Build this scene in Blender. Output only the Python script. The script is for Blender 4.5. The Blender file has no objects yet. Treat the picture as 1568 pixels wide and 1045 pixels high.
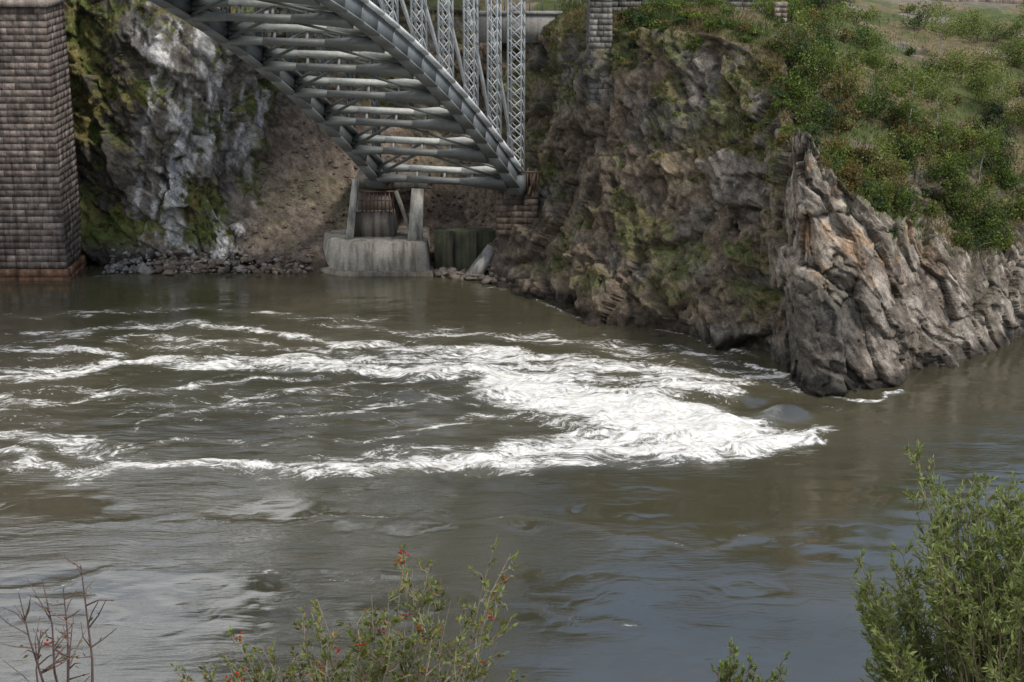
import bpy, math, random
import numpy as np
from mathutils import Vector, Matrix
random.seed(7); rng=np.random.default_rng(7)
scene=bpy.context.scene
R=math.radians

# ------------------------------------------------------------ noise helpers
def hsh(ix,iy,iz,s):
    n=((ix*73856093)^(iy*19349663)^(iz*83492791)^(s*26544357))&0xffffffff
    n=((n^(n>>13))*1274126177)&0xffffffff
    n=n^(n>>16)
    n=((n^(n>>11))*668265263)&0xffffffff
    n=n^(n>>15)
    return n/4294967295.0
def vnoise(p,s=0):
    i=np.floor(p).astype(np.int64); f=p-i; f=f*f*(3-2*f)
    r=0
    for a in (0,1):
        wa=f[:,0] if a else 1-f[:,0]
        for b in (0,1):
            wb=f[:,1] if b else 1-f[:,1]
            for c in (0,1):
                wc=f[:,2] if c else 1-f[:,2]
                r=r+wa*wb*wc*hsh(i[:,0]+a,i[:,1]+b,i[:,2]+c,s)
    return r*2-1
def fbm(p,o=4,s=0,g=.5):
    r=0;a=1;t=0
    for k in range(o):
        r=r+a*vnoise(p*(2.03**k)+k*17.3,s+k); t+=a; a*=g
    return r/t
def facet(p,s=0,tilt=1.0):
    i=np.floor(p).astype(np.int64); n=len(p)
    d1=np.full(n,1e9); d2=np.full(n,1e9); val=np.zeros(n)
    for a in (-1,0,1):
        for b in (-1,0,1):
            for c in (-1,0,1):
                x=i[:,0]+a;y=i[:,1]+b;z=i[:,2]+c
                r0=p[:,0]-(x+hsh(x,y,z,s)); r1=p[:,1]-(y+hsh(x,y,z,s+1)); r2=p[:,2]-(z+hsh(x,y,z,s+2))
                d=r0*r0+r1*r1+r2*r2
                v=hsh(x,y,z,s+3)*2-1+tilt*(r0*(hsh(x,y,z,s+4)*2-1)+r1*(hsh(x,y,z,s+5)*2-1)+r2*(hsh(x,y,z,s+6)*2-1))
                m=d<d1
                d2=np.where(m,d1,np.minimum(d2,d)); val=np.where(m,v,val); d1=np.where(m,d,d1)
    return val, np.sqrt(d2)-np.sqrt(d1)
def sm(a,b,x):
    t=np.clip((x-a)/(b-a),0,1); return t*t*(3-2*t)

# ------------------------------------------------------------ mesh helpers
def mesh_np(name,V,F,mat,col=None,smooth=False,parent=None,attrs=None):
    V=np.asarray(V,dtype=np.float32); F=np.asarray(F,dtype=np.int32)
    k=F.shape[1]; me=bpy.data.meshes.new(name)
    me.vertices.add(len(V)); me.vertices.foreach_set('co',V.ravel())
    me.loops.add(F.size); me.loops.foreach_set('vertex_index',F.ravel())
    me.polygons.add(len(F)); me.polygons.foreach_set('loop_start',np.arange(0,F.size,k,dtype=np.int32))
    me.polygons.foreach_set('loop_total',np.full(len(F),k,dtype=np.int32))
    if smooth: me.polygons.foreach_set('use_smooth',np.ones(len(F),dtype=bool))
    me.update(calc_edges=True)
    if col is not None:
        c=np.ones((len(V),4),dtype=np.float32); c[:,:3]=col
        a=me.color_attributes.new('Col','FLOAT_COLOR','POINT'); a.data.foreach_set('color',c.ravel())
    if attrs:
        for n,v in attrs.items():
            a=me.attributes.new(n,'FLOAT','POINT'); a.data.foreach_set('value',np.asarray(v,dtype=np.float32))
    me.materials.append(mat)
    o=bpy.data.objects.new(name,me); scene.collection.objects.link(o)
    if parent: o.parent=parent
    return o
def empty(name):
    o=bpy.data.objects.new(name,None); scene.collection.objects.link(o); return o
class Acc:
    def __init__(s): s.v=[];s.f=[];s.c=[]
    def box8(s,pts,col=(1,1,1)):
        n=len(s.v); s.v+= [tuple(p) for p in pts]; s.c+=[col]*8
        s.f+=[(n,n+3,n+2,n+1),(n+4,n+5,n+6,n+7),(n,n+1,n+5,n+4),(n+1,n+2,n+6,n+5),(n+2,n+3,n+7,n+6),(n+3,n,n+4,n+7)]
    def box(s,x0,x1,y0,y1,z0,z1,col=(1,1,1),top=0.0):
        t=top
        s.box8([(x0,y0,z0),(x1,y0,z0),(x1,y1,z0),(x0,y1,z0),(x0+t,y0+t,z1),(x1-t,y0+t,z1),(x1-t,y1-t,z1),(x0+t,y1-t,z1)],col)
    def beam(s,a,b,w,h,up=(0,0,1),col=(1,1,1),w2=None,h2=None):
        a=Vector(a);b=Vector(b);d=(b-a).normalized();u=Vector(up)
        sd=d.cross(u)
        if sd.length<1e-4: sd=d.cross(Vector((1,0,0)))
        sd.normalize();u=sd.cross(d)
        w2=w2 or w;h2=h2 or h
        P=[]
        for p,ww,hh in((a,w,h),(b,w2,h2)):
            P+=[p-sd*ww/2-u*hh/2,p+sd*ww/2-u*hh/2,p+sd*ww/2+u*hh/2,p-sd*ww/2+u*hh/2]
        s.box8(P,col)
    def tube(s,pts,radii,n=5,col=(1,1,1)):
        prev=None
        for i,p in enumerate(pts):
            p=Vector(p); d=(Vector(pts[min(i+1,len(pts)-1)])-Vector(pts[max(i-1,0)])).normalized()
            sx=d.cross(Vector((.3,.9,.1))).normalized(); sy=d.cross(sx)
            st=len(s.v)
            for k in range(n):
                an=2*math.pi*k/n
                s.v.append(tuple(p+(sx*math.cos(an)+sy*math.sin(an))*radii[i])); s.c.append(col)
            if prev is not None:
                for k in range(n): s.f.append((prev+k,prev+(k+1)%n,st+(k+1)%n,st+k))
            prev=st
    def make(s,name,mat,parent=None,smooth=False): return mesh_np(name,s.v,s.f,mat,col=np.array(s.c),parent=parent,smooth=smooth)

# ------------------------------------------------------------ materials
def newmat(name):
    m=bpy.data.materials.new(name); m.use_nodes=True
    nt=m.node_tree; nt.nodes.clear()
    out=nt.nodes.new('ShaderNodeOutputMaterial'); b=nt.nodes.new('ShaderNodeBsdfPrincipled')
    nt.links.new(b.outputs[0],out.inputs[0]); return m,nt,b,out
def noise_node(nt,vec,scale,detail=4,rough=.55):
    n=nt.nodes.new('ShaderNodeTexNoise'); n.inputs['Scale'].default_value=scale; n.inputs['Detail'].default_value=detail
    n.inputs['Roughness'].default_value=rough
    if vec is not None: nt.links.new(vec,n.inputs['Vector'])
    return n.outputs['Fac']
def maprange(nt,val,a,b,c,d):
    n=nt.nodes.new('ShaderNodeMapRange'); nt.links.new(val,n.inputs[0])
    for i,x in enumerate((a,b,c,d)): n.inputs[i+1].default_value=x
    return n.outputs[0]
def math_(nt,op,a,b=None):
    n=nt.nodes.new('ShaderNodeMath'); n.operation=op
    for i,x in enumerate((a,b)):
        if x is None: continue
        if isinstance(x,(int,float)): n.inputs[i].default_value=x
        else: nt.links.new(x,n.inputs[i])
    return n.outputs[0]
def mixc(nt,fac,a,b,mode='MIX'):
    n=nt.nodes.new('ShaderNodeMix'); n.data_type='RGBA'; n.blend_type=mode
    for sock,x in ((n.inputs[0],fac),(n.inputs[6],a),(n.inputs[7],b)):
        if isinstance(x,(int,float)): sock.default_value=x
        elif isinstance(x,tuple): sock.default_value=x if len(x)==4 else (*x,1)
        else: nt.links.new(x,sock)
    return n.outputs[2]
def bump(nt,h,strength,dist,normal=None):
    n=nt.nodes.new('ShaderNodeBump'); n.inputs['Strength'].default_value=strength; n.inputs['Distance'].default_value=dist
    nt.links.new(h,n.inputs['Height'])
    if normal is not None: nt.links.new(normal,n.inputs['Normal'])
    return n.outputs[0]
def pos(nt):
    return nt.nodes.new('ShaderNodeNewGeometry').outputs['Position']
def mapping(nt,vec,scale=(1,1,1),rot=(0,0,0)):
    n=nt.nodes.new('ShaderNodeMapping'); nt.links.new(vec,n.inputs[0]); n.inputs['Scale'].default_value=scale; n.inputs['Rotation'].default_value=rot
    return n.outputs[0]
def attrcol_mat(name,rough=.9,n1=(1.5,.55,1.3),n2=(9,.7,1.25),bs=.5,bd=.08,bscale=5,spec=.3,stain=False):
    m,nt,b,out=newmat(name)
    at=nt.nodes.new('ShaderNodeAttribute'); at.attribute_name='Col'
    P=pos(nt)
    a=maprange(nt,noise_node(nt,P,n1[0],3,.6),.3,.7,n1[1],n1[2])
    c=maprange(nt,noise_node(nt,P,n2[0],2,.6),.3,.7,n2[1],n2[2])
    f=math_(nt,'MULTIPLY',a,c)
    if stain:
        st=maprange(nt,noise_node(nt,mapping(nt,P,(2.2,2.2,.18)),1,3,.6),.42,.68,1.1,.42)
        f=math_(nt,'MULTIPLY',f,st)
    col=mixc(nt,1.0,at.outputs['Color'],f,'MULTIPLY')
    nt.links.new(col,b.inputs['Base Color']); b.inputs['Roughness'].default_value=rough
    b.inputs['Specular IOR Level'].default_value=spec
    h=noise_node(nt,P,bscale,3,.65)
    nt.links.new(bump(nt,h,bs,bd),b.inputs['Normal'])
    return m
M_stone=attrcol_mat('weathered_masonry',bs=.6,bd=.04,stain=True)
M_conc=attrcol_mat('old_concrete',rough=.85,n1=(.9,.75,1.15),n2=(6,.85,1.1),bs=.5,bd=.04,stain=True)
M_steel=attrcol_mat('painted_steel',rough=.55,n1=(.8,.75,1.1),n2=(5,.85,1.08),bs=.1,bd=.01,spec=.5)
M_rockpile=attrcol_mat('broken_rock',bs=.8,bd=.08)
M_bark=attrcol_mat('bark',bs=.3,bd=.01,bscale=30,n1=(8,.7,1.2),n2=(40,.8,1.2))
def leafmat(name,trans=.3):
    m,nt,b,out=newmat(name)
    at=nt.nodes.new('ShaderNodeAttribute'); at.attribute_name='Col'
    nt.links.new(at.outputs['Color'],b.inputs['Base Color']); b.inputs['Roughness'].default_value=.6; b.inputs['Specular IOR Level'].default_value=.3
    t=nt.nodes.new('ShaderNodeBsdfTranslucent'); nt.links.new(mixc(nt,1.0,at.outputs['Color'],(1.3,1.4,.7),'MULTIPLY'),t.inputs[0])
    mx=nt.nodes.new('ShaderNodeMixShader'); mx.inputs[0].default_value=trans
    nt.links.new(b.outputs[0],mx.inputs[1]); nt.links.new(t.outputs[0],mx.inputs[2]); nt.links.new(mx.outputs[0],out.inputs[0])
    return m
M_leaf=leafmat('leaves')

def cliffmat():
    m,nt,b,out=newmat('cliff_rock_and_turf')
    at=nt.nodes.new('ShaderNodeAttribute'); at.attribute_name='Col'
    ck=nt.nodes.new('ShaderNodeAttribute'); ck.attribute_name='rock'
    P=pos(nt)
    a=maprange(nt,noise_node(nt,P,1.1,4,.65),.32,.68,.65,1.32)
    strat=mapping(nt,mapping(nt,P,(1,1,1),(0,R(42),0)),(2.2,1.3,.75))
    sn=noise_node(nt,strat,1.5,4,.75)
    c=maprange(nt,sn,.36,.64,.62,1.34)
    c2=math_(nt,'ADD',math_(nt,'MULTIPLY',math_(nt,'SUBTRACT',c,1.0),ck.outputs['Fac']),1.0)
    d=maprange(nt,noise_node(nt,P,11,2,.7),.3,.7,.6,1.4)
    f=math_(nt,'MULTIPLY',math_(nt,'MULTIPLY',a,c2),d)
    col=mixc(nt,1.0,at.outputs['Color'],f,'MULTIPLY')
    nt.links.new(col,b.inputs['Base Color']); b.inputs['Roughness'].default_value=.9; b.inputs['Specular IOR Level'].default_value=.25
    h2=noise_node(nt,P,6,4,.75)
    n1=bump(nt,sn,.5,.18); n2=bump(nt,h2,.6,.10,n1)
    nt.links.new(n2,b.inputs['Normal']); return m
M_cliff=cliffmat()

# ------------------------------------------------------------ far shore terrain
S=[
[(-140,118,0),(-140,122,8),(-140,126,16),(-140,130,24),(-142,140,28),(-145,155,29),(-150,180,30)],
[(-60,121,0),(-60,124,8),(-60,127,16),(-60,130,24),(-61,140,27),(-62,155,28),(-64,180,29)],
[(-40,126,0),(-40,128,8),(-40,130,16),(-40,133,24),(-40,142,27),(-41,155,28),(-42,180,29)],
[(-32.5,125.5,0),(-32.3,127.5,7),(-32,130,15),(-32,133,23),(-32,142,26),(-33,155,27),(-34,180,28)],
[(-27.5,124,0),(-27.5,125.6,6),(-27,127,14),(-27,130,23),(-27,140,25.5),(-28,155,26.5),(-29,180,27.5)],
[(-23.5,123.8,0),(-23.3,126,5.5),(-22.5,128.5,13),(-22.0,132,22),(-22.5,142,25),(-23,155,26),(-24,180,27)],
[(-19.8,123.4,0),(-19.5,129.5,5.5),(-19,134.5,12),(-19,139,20.5),(-19,146,24),(-19,156,25),(-20,180,26)],
[(-15,123,0),(-15,129.5,4.5),(-14.5,134.5,11),(-14.5,139.5,20),(-14.5,146,23.5),(-14.5,156,24.5),(-15,180,25.5)],
[(-9,125,0),(-9,131.5,4.5),(-9,135,10.5),(-8.5,139,19.5),(-8,146,22),(-8,156,23),(-8,180,24)],
[(-4,124.5,0),(-4,129.5,4.5),(-3.5,133,10.5),(-2.5,136.5,18.5),(-2,143,20.5),(-1,155,21.5),(0,180,23)],
[(-1,118.5,0),(0,123,5),(1,127,11),(2.5,131,18),(3,136,19.8),(5,152,20.5),(6,180,22)],
[(4.4,110.8,0),(5.3,115.5,6),(6,119,12),(7,122.5,18.5),(8.5,127,20),(11,145,20.5),(12,180,21.5)],
[(9.5,106.3,0),(10,110,6),(10.3,113.5,12.5),(10.6,117,19),(12,122,20.2),(14,140,20.5),(17,180,21)],
[(13.4,102.3,0),(13.7,105.5,6.5),(14,109,13),(14.2,112.5,19),(15,116.5,20.1),(17.5,135,20.3),(22,180,21)],
[(16.0,100.4,0),(15.8,103.4,6),(16.0,106.6,12),(17.1,110.5,17.3),(18.5,114,19.2),(21.5,130,19.8),(27,180,20.5)],
[(17.0,97.5,0),(17.0,99,5.5),(17.1,100.5,10.5),(17.6,102,13.6),(18.3,106,14.0),(20.5,112,17.0),(26,150,20)],
[(17.6,94.0,0),(17.5,95.2,5),(17.5,96.4,10.2),(17.7,97.4,15.0),(18.5,102.5,11.6),(21.6,112,16.2),(27,150,19.7)],
[(18.8,93.0,0),(18.8,94.9,5),(18.8,96.4,9.6),(18.9,97.6,13.0),(20.4,102.3,10.6),(23.2,112,15.2),(29,150,19.3)],
[(20.7,92.9,0),(20.8,94.8,4.5),(20.8,96.5,8.1),(20.9,97.8,10.8),(22.2,102,10.3),(25.2,110.5,13.5),(33,150,18.5)],
[(22.6,94.2,0),(22.9,95.8,3.5),(23.2,97.3,6.5),(23.6,99,9.1),(25,103,10),(28.2,111,12.3),(38,150,18)],
[(25.2,97.5,0),(25.4,98.6,3),(25.8,100,5.5),(26.4,101.5,7.7),(28,105,8.7),(32,113,11.8),(43,150,17.8)],
[(28.8,99.3,0),(29,100.5,2),(29.5,101.7,4),(30.3,103,5.8),(32,107,7.5),(36.5,115,11),(48,150,17.5)],
[(34.2,105,0),(34.5,106,2),(35,107,4),(35.8,108.5,6),(38,112,8),(42.5,120,11.3),(55,150,17.5)],
[(44,111,0),(44.4,112.2,2),(45,113.5,4),(46,115,6),(49,120,9),(54,129,12.5),(68,155,17.5)],
[(80,118,0),(81,121,3),(83,124,5.5),(85,128,8),(90,136,11),(97,148,14),(110,170,18)],
[(160,118,0),(161,122,3),(163,127,6),(165,132,9),(168,140,12),(172,152,15),(180,180,18)],
]
ctrl=[]
for s in S:
    b=s[0]
    far=(s[-1][0]*1.25,300,s[-1][2]+7)
    ctrl.append([(b[0]-.3,b[1]-1.6,-4.5)]+list(s)+[far])
ctrl=np.array(ctrl,dtype=float)
def cr(C,t):
    n=len(C); i=np.clip(np.floor(t).astype(int),0,n-2); f=(t-i).reshape(-1,*([1]*(C.ndim-1)))
    p0=C[np.clip(i-1,0,n-1)];p1=C[i];p2=C[i+1];p3=C[np.clip(i+2,0,n-1)]
    cub=.5*((2*p1)+(-p0+p2)*f+(2*p0-5*p1+4*p2-p3)*f*f+(-p0+3*p1-3*p2+p3)*f**3)
    lin=p1*(1-f)+p2*f
    return .5*cub+.5*lin
us=[]
for i in range(len(S)-1):
    d=max(np.linalg.norm(ctrl[i+1,2]-ctrl[i,2]),np.linalg.norm(ctrl[i+1,4]-ctrl[i,4])); vis=2<=i<=22
    n=int(max(6,d/(0.13 if vis else 1.2))); 
    if i==22: n=80
    us+=list(i+np.arange(n)/n)
us.append(len(S)-1-1e-6); us=np.array(us)
cnt=[8,54,54,54,60,66,50,14]; vs=[]
for i,n in enumerate(cnt): vs+=list(i+np.arange(n)/n)
vs.append(len(cnt)-1e-6); vs=np.array(vs)
A=cr(ctrl,us)
G=cr(np.swapaxes(A,0,1),vs)
G=np.swapaxes(G,0,1).copy()
nu,nv=G.shape[:2]
def gnorm(G):
    du=np.gradient(G,axis=0);dv=np.gradient(G,axis=1)
    n=np.cross(du,dv); n/= (np.linalg.norm(n,axis=2,keepdims=True)+1e-9); 
    return n
N0=gnorm(G)
if N0[:,:,2].mean()<0: N0=-N0
VV=np.broadcast_to(vs[None,:],(nu,nv)).ravel(); p=G.reshape(-1,3); n0=N0.reshape(-1,3)
X,Y,Z=p.T
crag=sm(16.3,17.2,X)*(1-sm(4.4,5.2,VV))*(1-sm(99.5,102.5,Y)*(1-sm(19,22,X)))
scree=sm(-22.5,-19.5,X+1.2*fbm(p*.4,3,5)-.1*Z)*(1-sm(-2.5,1,X))*(1-sm(2.6,3.3,VV+.3*fbm(p*.3,2,9)))
steep=1-sm(.55,.8,n0[:,2])
rockm=np.clip(steep,0,1)*(1-.88*scree)
def rot(p,ay,az):
    ca,sa=math.cos(ay),math.sin(ay); x=p[:,0]*ca-p[:,2]*sa; z=p[:,0]*sa+p[:,2]*ca; y=p[:,1]
    cb,sb=math.cos(az),math.sin(az); return np.stack([x*cb-y*sb,x*sb+y*cb,z],1)
wv=.8*np.stack([fbm(p*.4,4,21),fbm(p*.4,4,22),fbm(p*.4,4,23)],1)
q=rot(p+wv,R(-42),R(15))
f1,e1=facet(q*np.array([.36,.28,.16]),31,1.6)
f2,e2=facet(q*np.array([.85,.62,.25]),41,1.5)
f3,e3=facet(q*np.array([2.1,1.6,.75]),51,1.4)
lo=fbm(p*np.array([.13,.13,.1]),4,61)
disp=lo*1.6*steep*(1-.6*crag) + f1*(.72-.10*crag)*rockm + f2*(.26-.02*crag)*(rockm+.06) + f3*(.10-.03*crag)*(rockm+.2)
disp-= (1-sm(0,.08,e2))*.06*rockm + (1-sm(0,.06,e1))*.25*rockm
disp+= fbm(p*1.5,4,71)*(.16+.08*scree)+ (1-steep)*fbm(p*.12,4,77)*.9*sm(4.2,5,VV)
disp+= crag*rockm*.30*np.abs(((q[:,0]*.5+.5*fbm(q*np.array([.5,.3,.12]),3,79))%1)*2-1)
disp*=sm(.2,1.0,VV)*.9+.1
nd=n0.copy(); nd[:,2]*=.6
nd=nd*(1-.6*crag)[:,None]+np.array([-.1,-.9,.1])[None,:]*(.6*crag)[:,None]
p2=p+nd*disp[:,None]
p2[:,2]+=crag*rockm*sm(3,4,VV)*(f2*.30+f3*.16+.5*fbm(p*.9,3,75))
G2=p2.reshape(nu,nv,3)
N2=gnorm(G2)
if N2[:,:,2].mean()<0: N2=-N2
nz=N2[:,:,2].ravel()
X,Y,Z=p2.T
def C(*c): return np.array(c)[None,:]
def mx(a,b,t): return a*(1-t[:,None])+b*t[:,None]
big=fbm(p2*.22,4,81); med=fbm(p2*.8,4,82)
base=mx(C(.180,.142,.103)+0*p2,C(.120,.095,.070),sm(-.2,.3,big))
base=mx(base,C(.22,.18,.13),sm(.1,.5,med)*.6)
base=mx(base,C(.17,.16,.145),sm(.0,.3,fbm(p2*.3,3,83)+.12*sm(8,15,Z))*.6)
ccol=mx(C(.32,.28,.235)+0*p2,C(.18,.15,.12),sm(-.1,.3,f2*.35+med))
ccol=mx(ccol,C(.40,.26,.155),sm(.12,.40,fbm(p2*.6,3,85))*sm(4,8,Z)*.7)
ccol=mx(ccol,C(.075,.070,.062),(1-sm(1,7,Z-1.5+3*big))*.85*(1-sm(20.0,22.0,X)))  # shade on the crag's lower left face, put into the rock colour
ccol=mx(ccol,C(.08,.067,.054),sm(.35,.75,f2)*.55)
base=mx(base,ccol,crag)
lw=(1-sm(-21.5,-19.5,X+1.2*big-.1*Z))
lcol=mx(C(.20,.185,.165)+0*p2,C(.12,.105,.09),sm(-.1,.35,med))
wn=fbm(rot(p2,R(10),0)*np.array([1.1,.6,.26]),4,91)
wh=sm(.0,.20,wn+.22*np.exp(-((X+25.6)/2.6)**2)-.12)*sm(-30.5,-28.5,X)
lcol=mx(lcol,C(.56,.55,.54),wh*.85)
lcol=mx(lcol,C(.08,.07,.06),1-sm(-30.5,-29,X+.8*med))
base=mx(base,lcol,lw)
scol=mx(C(.18,.143,.112)+0*p2,C(.125,.10,.08),sm(-.3,.3,med))
base=mx(base,scol,scree)
base*= (.70+.30*sm(0,.12,e2)*1.0)[:,None]**(rockm[:,None])  # crack shadows, coarse and fine, put into the rock colour
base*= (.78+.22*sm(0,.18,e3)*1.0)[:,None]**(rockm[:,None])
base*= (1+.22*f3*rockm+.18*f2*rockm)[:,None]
mn=fbm(p2*.38,4,95)
moss=sm(.02,.25,mn+.35*(nz-.36)+.12*lw+.06*sm(9,15,Z)*(X>0))*(.62+.34*lw)*(1-.8*crag*(1-sm(3.6,4.6,VV)))*sm(.8,2.5,Z)*(1-.7*scree)*(1-.8*wh*lw)
mcol=mx(C(.10,.125,.033)+0*p2,C(.16,.135,.05),sm(-.2,.3,fbm(p2*.5,3,97)))
base=mx(base,mcol,moss)
turf=sm(.50,.72,nz+.30*big)*sm(3.5,4.2,VV+.25*med)*(1-scree)
gcol=mx(C(.075,.092,.030)+0*p2,C(.15,.12,.065),sm(-.2,.25,fbm(p2*.3,4,101)))
gcol=mx(gcol,C(.22,.18,.15),sm(.25,.45,fbm(p2*.25,4,103)))
base=mx(base,gcol,turf)
road=sm(158,160,Y)*(1-sm(166,170,Y))*sm(20,34,X)
base=mx(base,C(.26,.24,.23),road*.9)
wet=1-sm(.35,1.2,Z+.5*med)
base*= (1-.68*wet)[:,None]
rockattr=np.clip(1-turf,0,1)
idx=np.arange(nu*nv).reshape(nu,nv)
F=np.stack([idx[:-1,:-1],idx[1:,:-1],idx[1:,1:],idx[:-1,1:]],-1).reshape(-1,4)
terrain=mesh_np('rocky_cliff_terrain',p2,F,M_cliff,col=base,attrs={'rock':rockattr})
terr=p2; tturf=turf; tmoss=moss
def snap(x,y):
    m=np.where(VV>2.5)[0]
    d=(terr[m,0]-x)**2+(terr[m,1]-y)**2; k=m[np.argmin(d)]
    return terr[k]

# ------------------------------------------------------------ river bed & near bank
m,nt,b,out=newmat('river_bed_mud')
nt.links.new(mixc(nt,noise_node(nt,pos(nt),.4),(.06,.05,.035),(.12,.10,.07)),b.inputs['Base Color'])
a=Acc(); a.v=[(-3000,-3000,-5),(3000,-3000,-5),(3000,3000,-5),(-3000,3000,-5)];a.c=[(1,1,1)]*4;a.f=[(0,1,2,3)]
a.make('ground',m)
yy=np.array([-120,-60,-30,-10,-3,1,3,5,8,11,15,20,26,34,42,50,56]);zz=np.array([31,30.5,29.5,28.8,28.4,28.1,26.9,25.6,23.3,21.3,18.6,15,10.8,5,-.8,-5.5,-6])
ys=np.linspace(-120,56,200);xs=np.linspace(-120,120,160)
gx,gy=np.meshgrid(xs,ys); gz=np.interp(gy,yy,zz)
pp=np.stack([gx.ravel(),gy.ravel(),gz.ravel()],1)
pp[:,2]+=fbm(pp*.3,4,201)*.5*sm(2,10,pp[:,1])
bc=mx(C(.07,.085,.03)+0*pp,C(.13,.11,.06),sm(-.2,.3,fbm(pp*.5,4,203)))
ii=np.arange(len(pp)).reshape(len(ys),len(xs))
FF=np.stack([ii[:-1,:-1],ii[:-1,1:],ii[1:,1:],ii[1:,:-1]],-1).reshape(-1,4)
mesh_np('near_riverbank',pp,FF,M_cliff,col=bc,smooth=True,attrs={'rock':np.zeros(len(pp))})

# ------------------------------------------------------------ water
xs=np.concatenate([np.linspace(-600,-52,30)[:-1],np.arange(-52,52,.21),np.linspace(52,600,30)])
ys=np.concatenate([np.linspace(-60,50,16)[:-1],np.arange(50,127,.21),np.linspace(127,300,14)])
gx,gy=np.meshgrid(xs,ys); W=np.stack([gx.ravel(),gy.ravel(),0*gx.ravel()],1)
def band(pts,width,inten,P2):
    pts=np.array(pts,float)
    t=np.linspace(0,len(pts)-1-1e-6,len(pts)*4); q=cr(pts,t)
    wd=np.interp(t,np.linspace(0,len(pts)-1,len(width)),width); it=np.interp(t,np.linspace(0,len(pts)-1,len(inten)),inten)
    out=np.zeros(len(P2))
    for k in range(len(q)-1):
        a=q[k];bb=q[k+1];ab=bb-a
        m=(np.abs(P2[:,0]-(a[0]+bb[0])/2)<abs(ab[0])/2+wd[k]*2.6)&(np.abs(P2[:,1]-(a[1]+bb[1])/2)<abs(ab[1])/2+wd[k]*2.6)
        Q=P2[m]
        tt=np.clip(((Q-a)@ab)/(ab@ab+1e-9),0,1)
        d=np.linalg.norm(Q-(a+tt[:,None]*ab),axis=1)
        out[m]=np.maximum(out[m],it[k]*np.exp(-(d/wd[k])**2))
    return out
wp=W[:,:2]+np.stack([fbm(W*.13+5,3,301),fbm(W*.13+9,3,303)],1)*np.array([2.2,2.6])+np.stack([fbm(W*.45,3,305),fbm(W*.45,3,307)],1)*np.array([1.7,1.6])
bands=[
 ([(-42,85.5),(-27.7,83.2),(-22.4,80.6),(-16.6,80.6),(-11.4,80.2),(-6.3,80.6),(-1.2,81.8),(4.1,83),(9.4,83.4),(13.2,83.9),(15.8,85.4)],[1.4,1.6,2.0,2.6,2.8,1.7],[.82,.86,.92,1.0,1.15,1.15]),
 ([(-16,79.2),(-7,79.2),(-1,80),(6,81.3)],[1.7,1.3],[.66,.78]),
 ([(-7,82.6),(-1,84.2),(6,85.4),(12,85.4)],[1.8,2.8],[.68,1.12]),
 ([(-.5,95),(3.0,92.2),(6.4,90.3),(9.0,88.8),(11.2,87.0),(13.4,85.4)],[3.6,5.0,5.0,3.6,1.8],[1.05,1.3,1.35,1.3,1.2]),
 ([(-3,97),(3.5,96),(8,94.6),(11.2,93.7)],[2.8,2.6],[1.0,1.05]),
 ([(-40,93.6),(-31.4,95.4),(-27.4,96.9),(-23.2,99.3),(-18.8,99.3),(-13.9,99.4),(-7.6,98.7),(-2.6,97),(1.6,94.6)],[1.3,1.6,2.2,2.8,3.4],[.84,.88,.93,.98,1.15]),
 ([(-13,102),(-6,101),(0,99.2),(5,97.4)],[1.7,2.0],[.80,.9]),
 ([(-16.5,106.2),(-12,105),(-7.7,103.6),(-3.5,101.6),(2.7,99.9),(8.8,97.5),(12.5,95.4),(16.8,93.6)],[1.3,2.1,2.4,1.9],[.84,.90,.93,.9]),
 ([(-40,102.4),(-29.5,102.4),(-24.5,101)],[1.6,1.5],[.88,.82]),
 ([(-40,98.0),(-30,97.4),(-25,99.6)],[1.6,1.5],[.88,.86]),
 ([(-33,107.4),(-22,107.4),(-15,106.3)],[1.4,1.4],[.76,.78]),
 ([(-26,104.5),(-19,103.6),(-13,102.6)],[1.3,1.4],[.74,.80]),
 ([(-38,111),(-28,112),(-18,111),(-8,110)],[1.0,1.1],[.62,.68]),
 ([(-36,91.9),(-30,91.4),(-26.0,90.3)],[1.8,1.4],[.93,.74]),
 ([(-36,88),(-27,85.6),(-21,82.8)],[1.7,1.4],[.9,.76]),
 ([(-12,109),(-3,106.4),(4,103.4),(10,100.8),(14,98.8)],[1.7,1.8],[.68,.76]),
 ([(-21,86),(-16,91),(-11,94.2),(-4,96)],[.7,.8],[.72,.78]),
 ([(-14,87),(-8,90.2),(-3,93),(1,95)],[.7,.7],[.66,.74]),
 ([(-26,90),(-20,93.6),(-14,96)],[.9,.9],[.74,.74]),
 ([(-20,84),(-12,84.5),(-6,86)],[.6,.6],[.66,.68]),
 ([(-6,87.5),(-3,88.8),(0,90.5)],[.8,.9],[.68,.8]),
 ([(-1.5,118),(4,110.3),(9.5,105.8),(13.5,101.8),(16.5,99)],[.5,.5],[.75,.8]),
 ([(14.8,97.2),(16.2,94.6),(17.8,92.9),(20.5,92.2),(23.2,93.5)],[.6,.5],[1.0,.9]),
 ([(-34,120.4),(-28,123),(-20,122.9)],[.35,.35],[.6,.6]),
 ([(-30,64),(-20,66),(-8,65),(4,63)],[.35,.35],[.46,.48]),
 ([(-20,73),(-10,72),(2,72.5),(14,71)],[.4,.4],[.5,.48]),
]
dens=np.zeros(len(W))
for pts,wd,it in bands: dens=np.maximum(dens,band(pts,wd,it,wp))
region=np.exp(-(((W[:,0]+9)/32)**4+((W[:,1]-95.5)/15)**4))
dens=np.maximum(dens,.47*region+.28*region*fbm(W*np.array([.1,.4,1]),3,311))
hole=np.exp(-(((wp[:,0]-13.9)/2.3)**2+((wp[:,1]-91.4)/1.6)**2))
bulge=np.exp(-(((W[:,0]-15.6)/1.5)**2+((W[:,1]-88.4)/1.15)**2))
dens=dens*(1-np.clip(hole*1.4,0,1))*(1-np.clip(bulge*1.3,0,1)**2*.97)
dens=np.clip(dens,0,1.35)
turb=sm(.65,1.15,dens)
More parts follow.
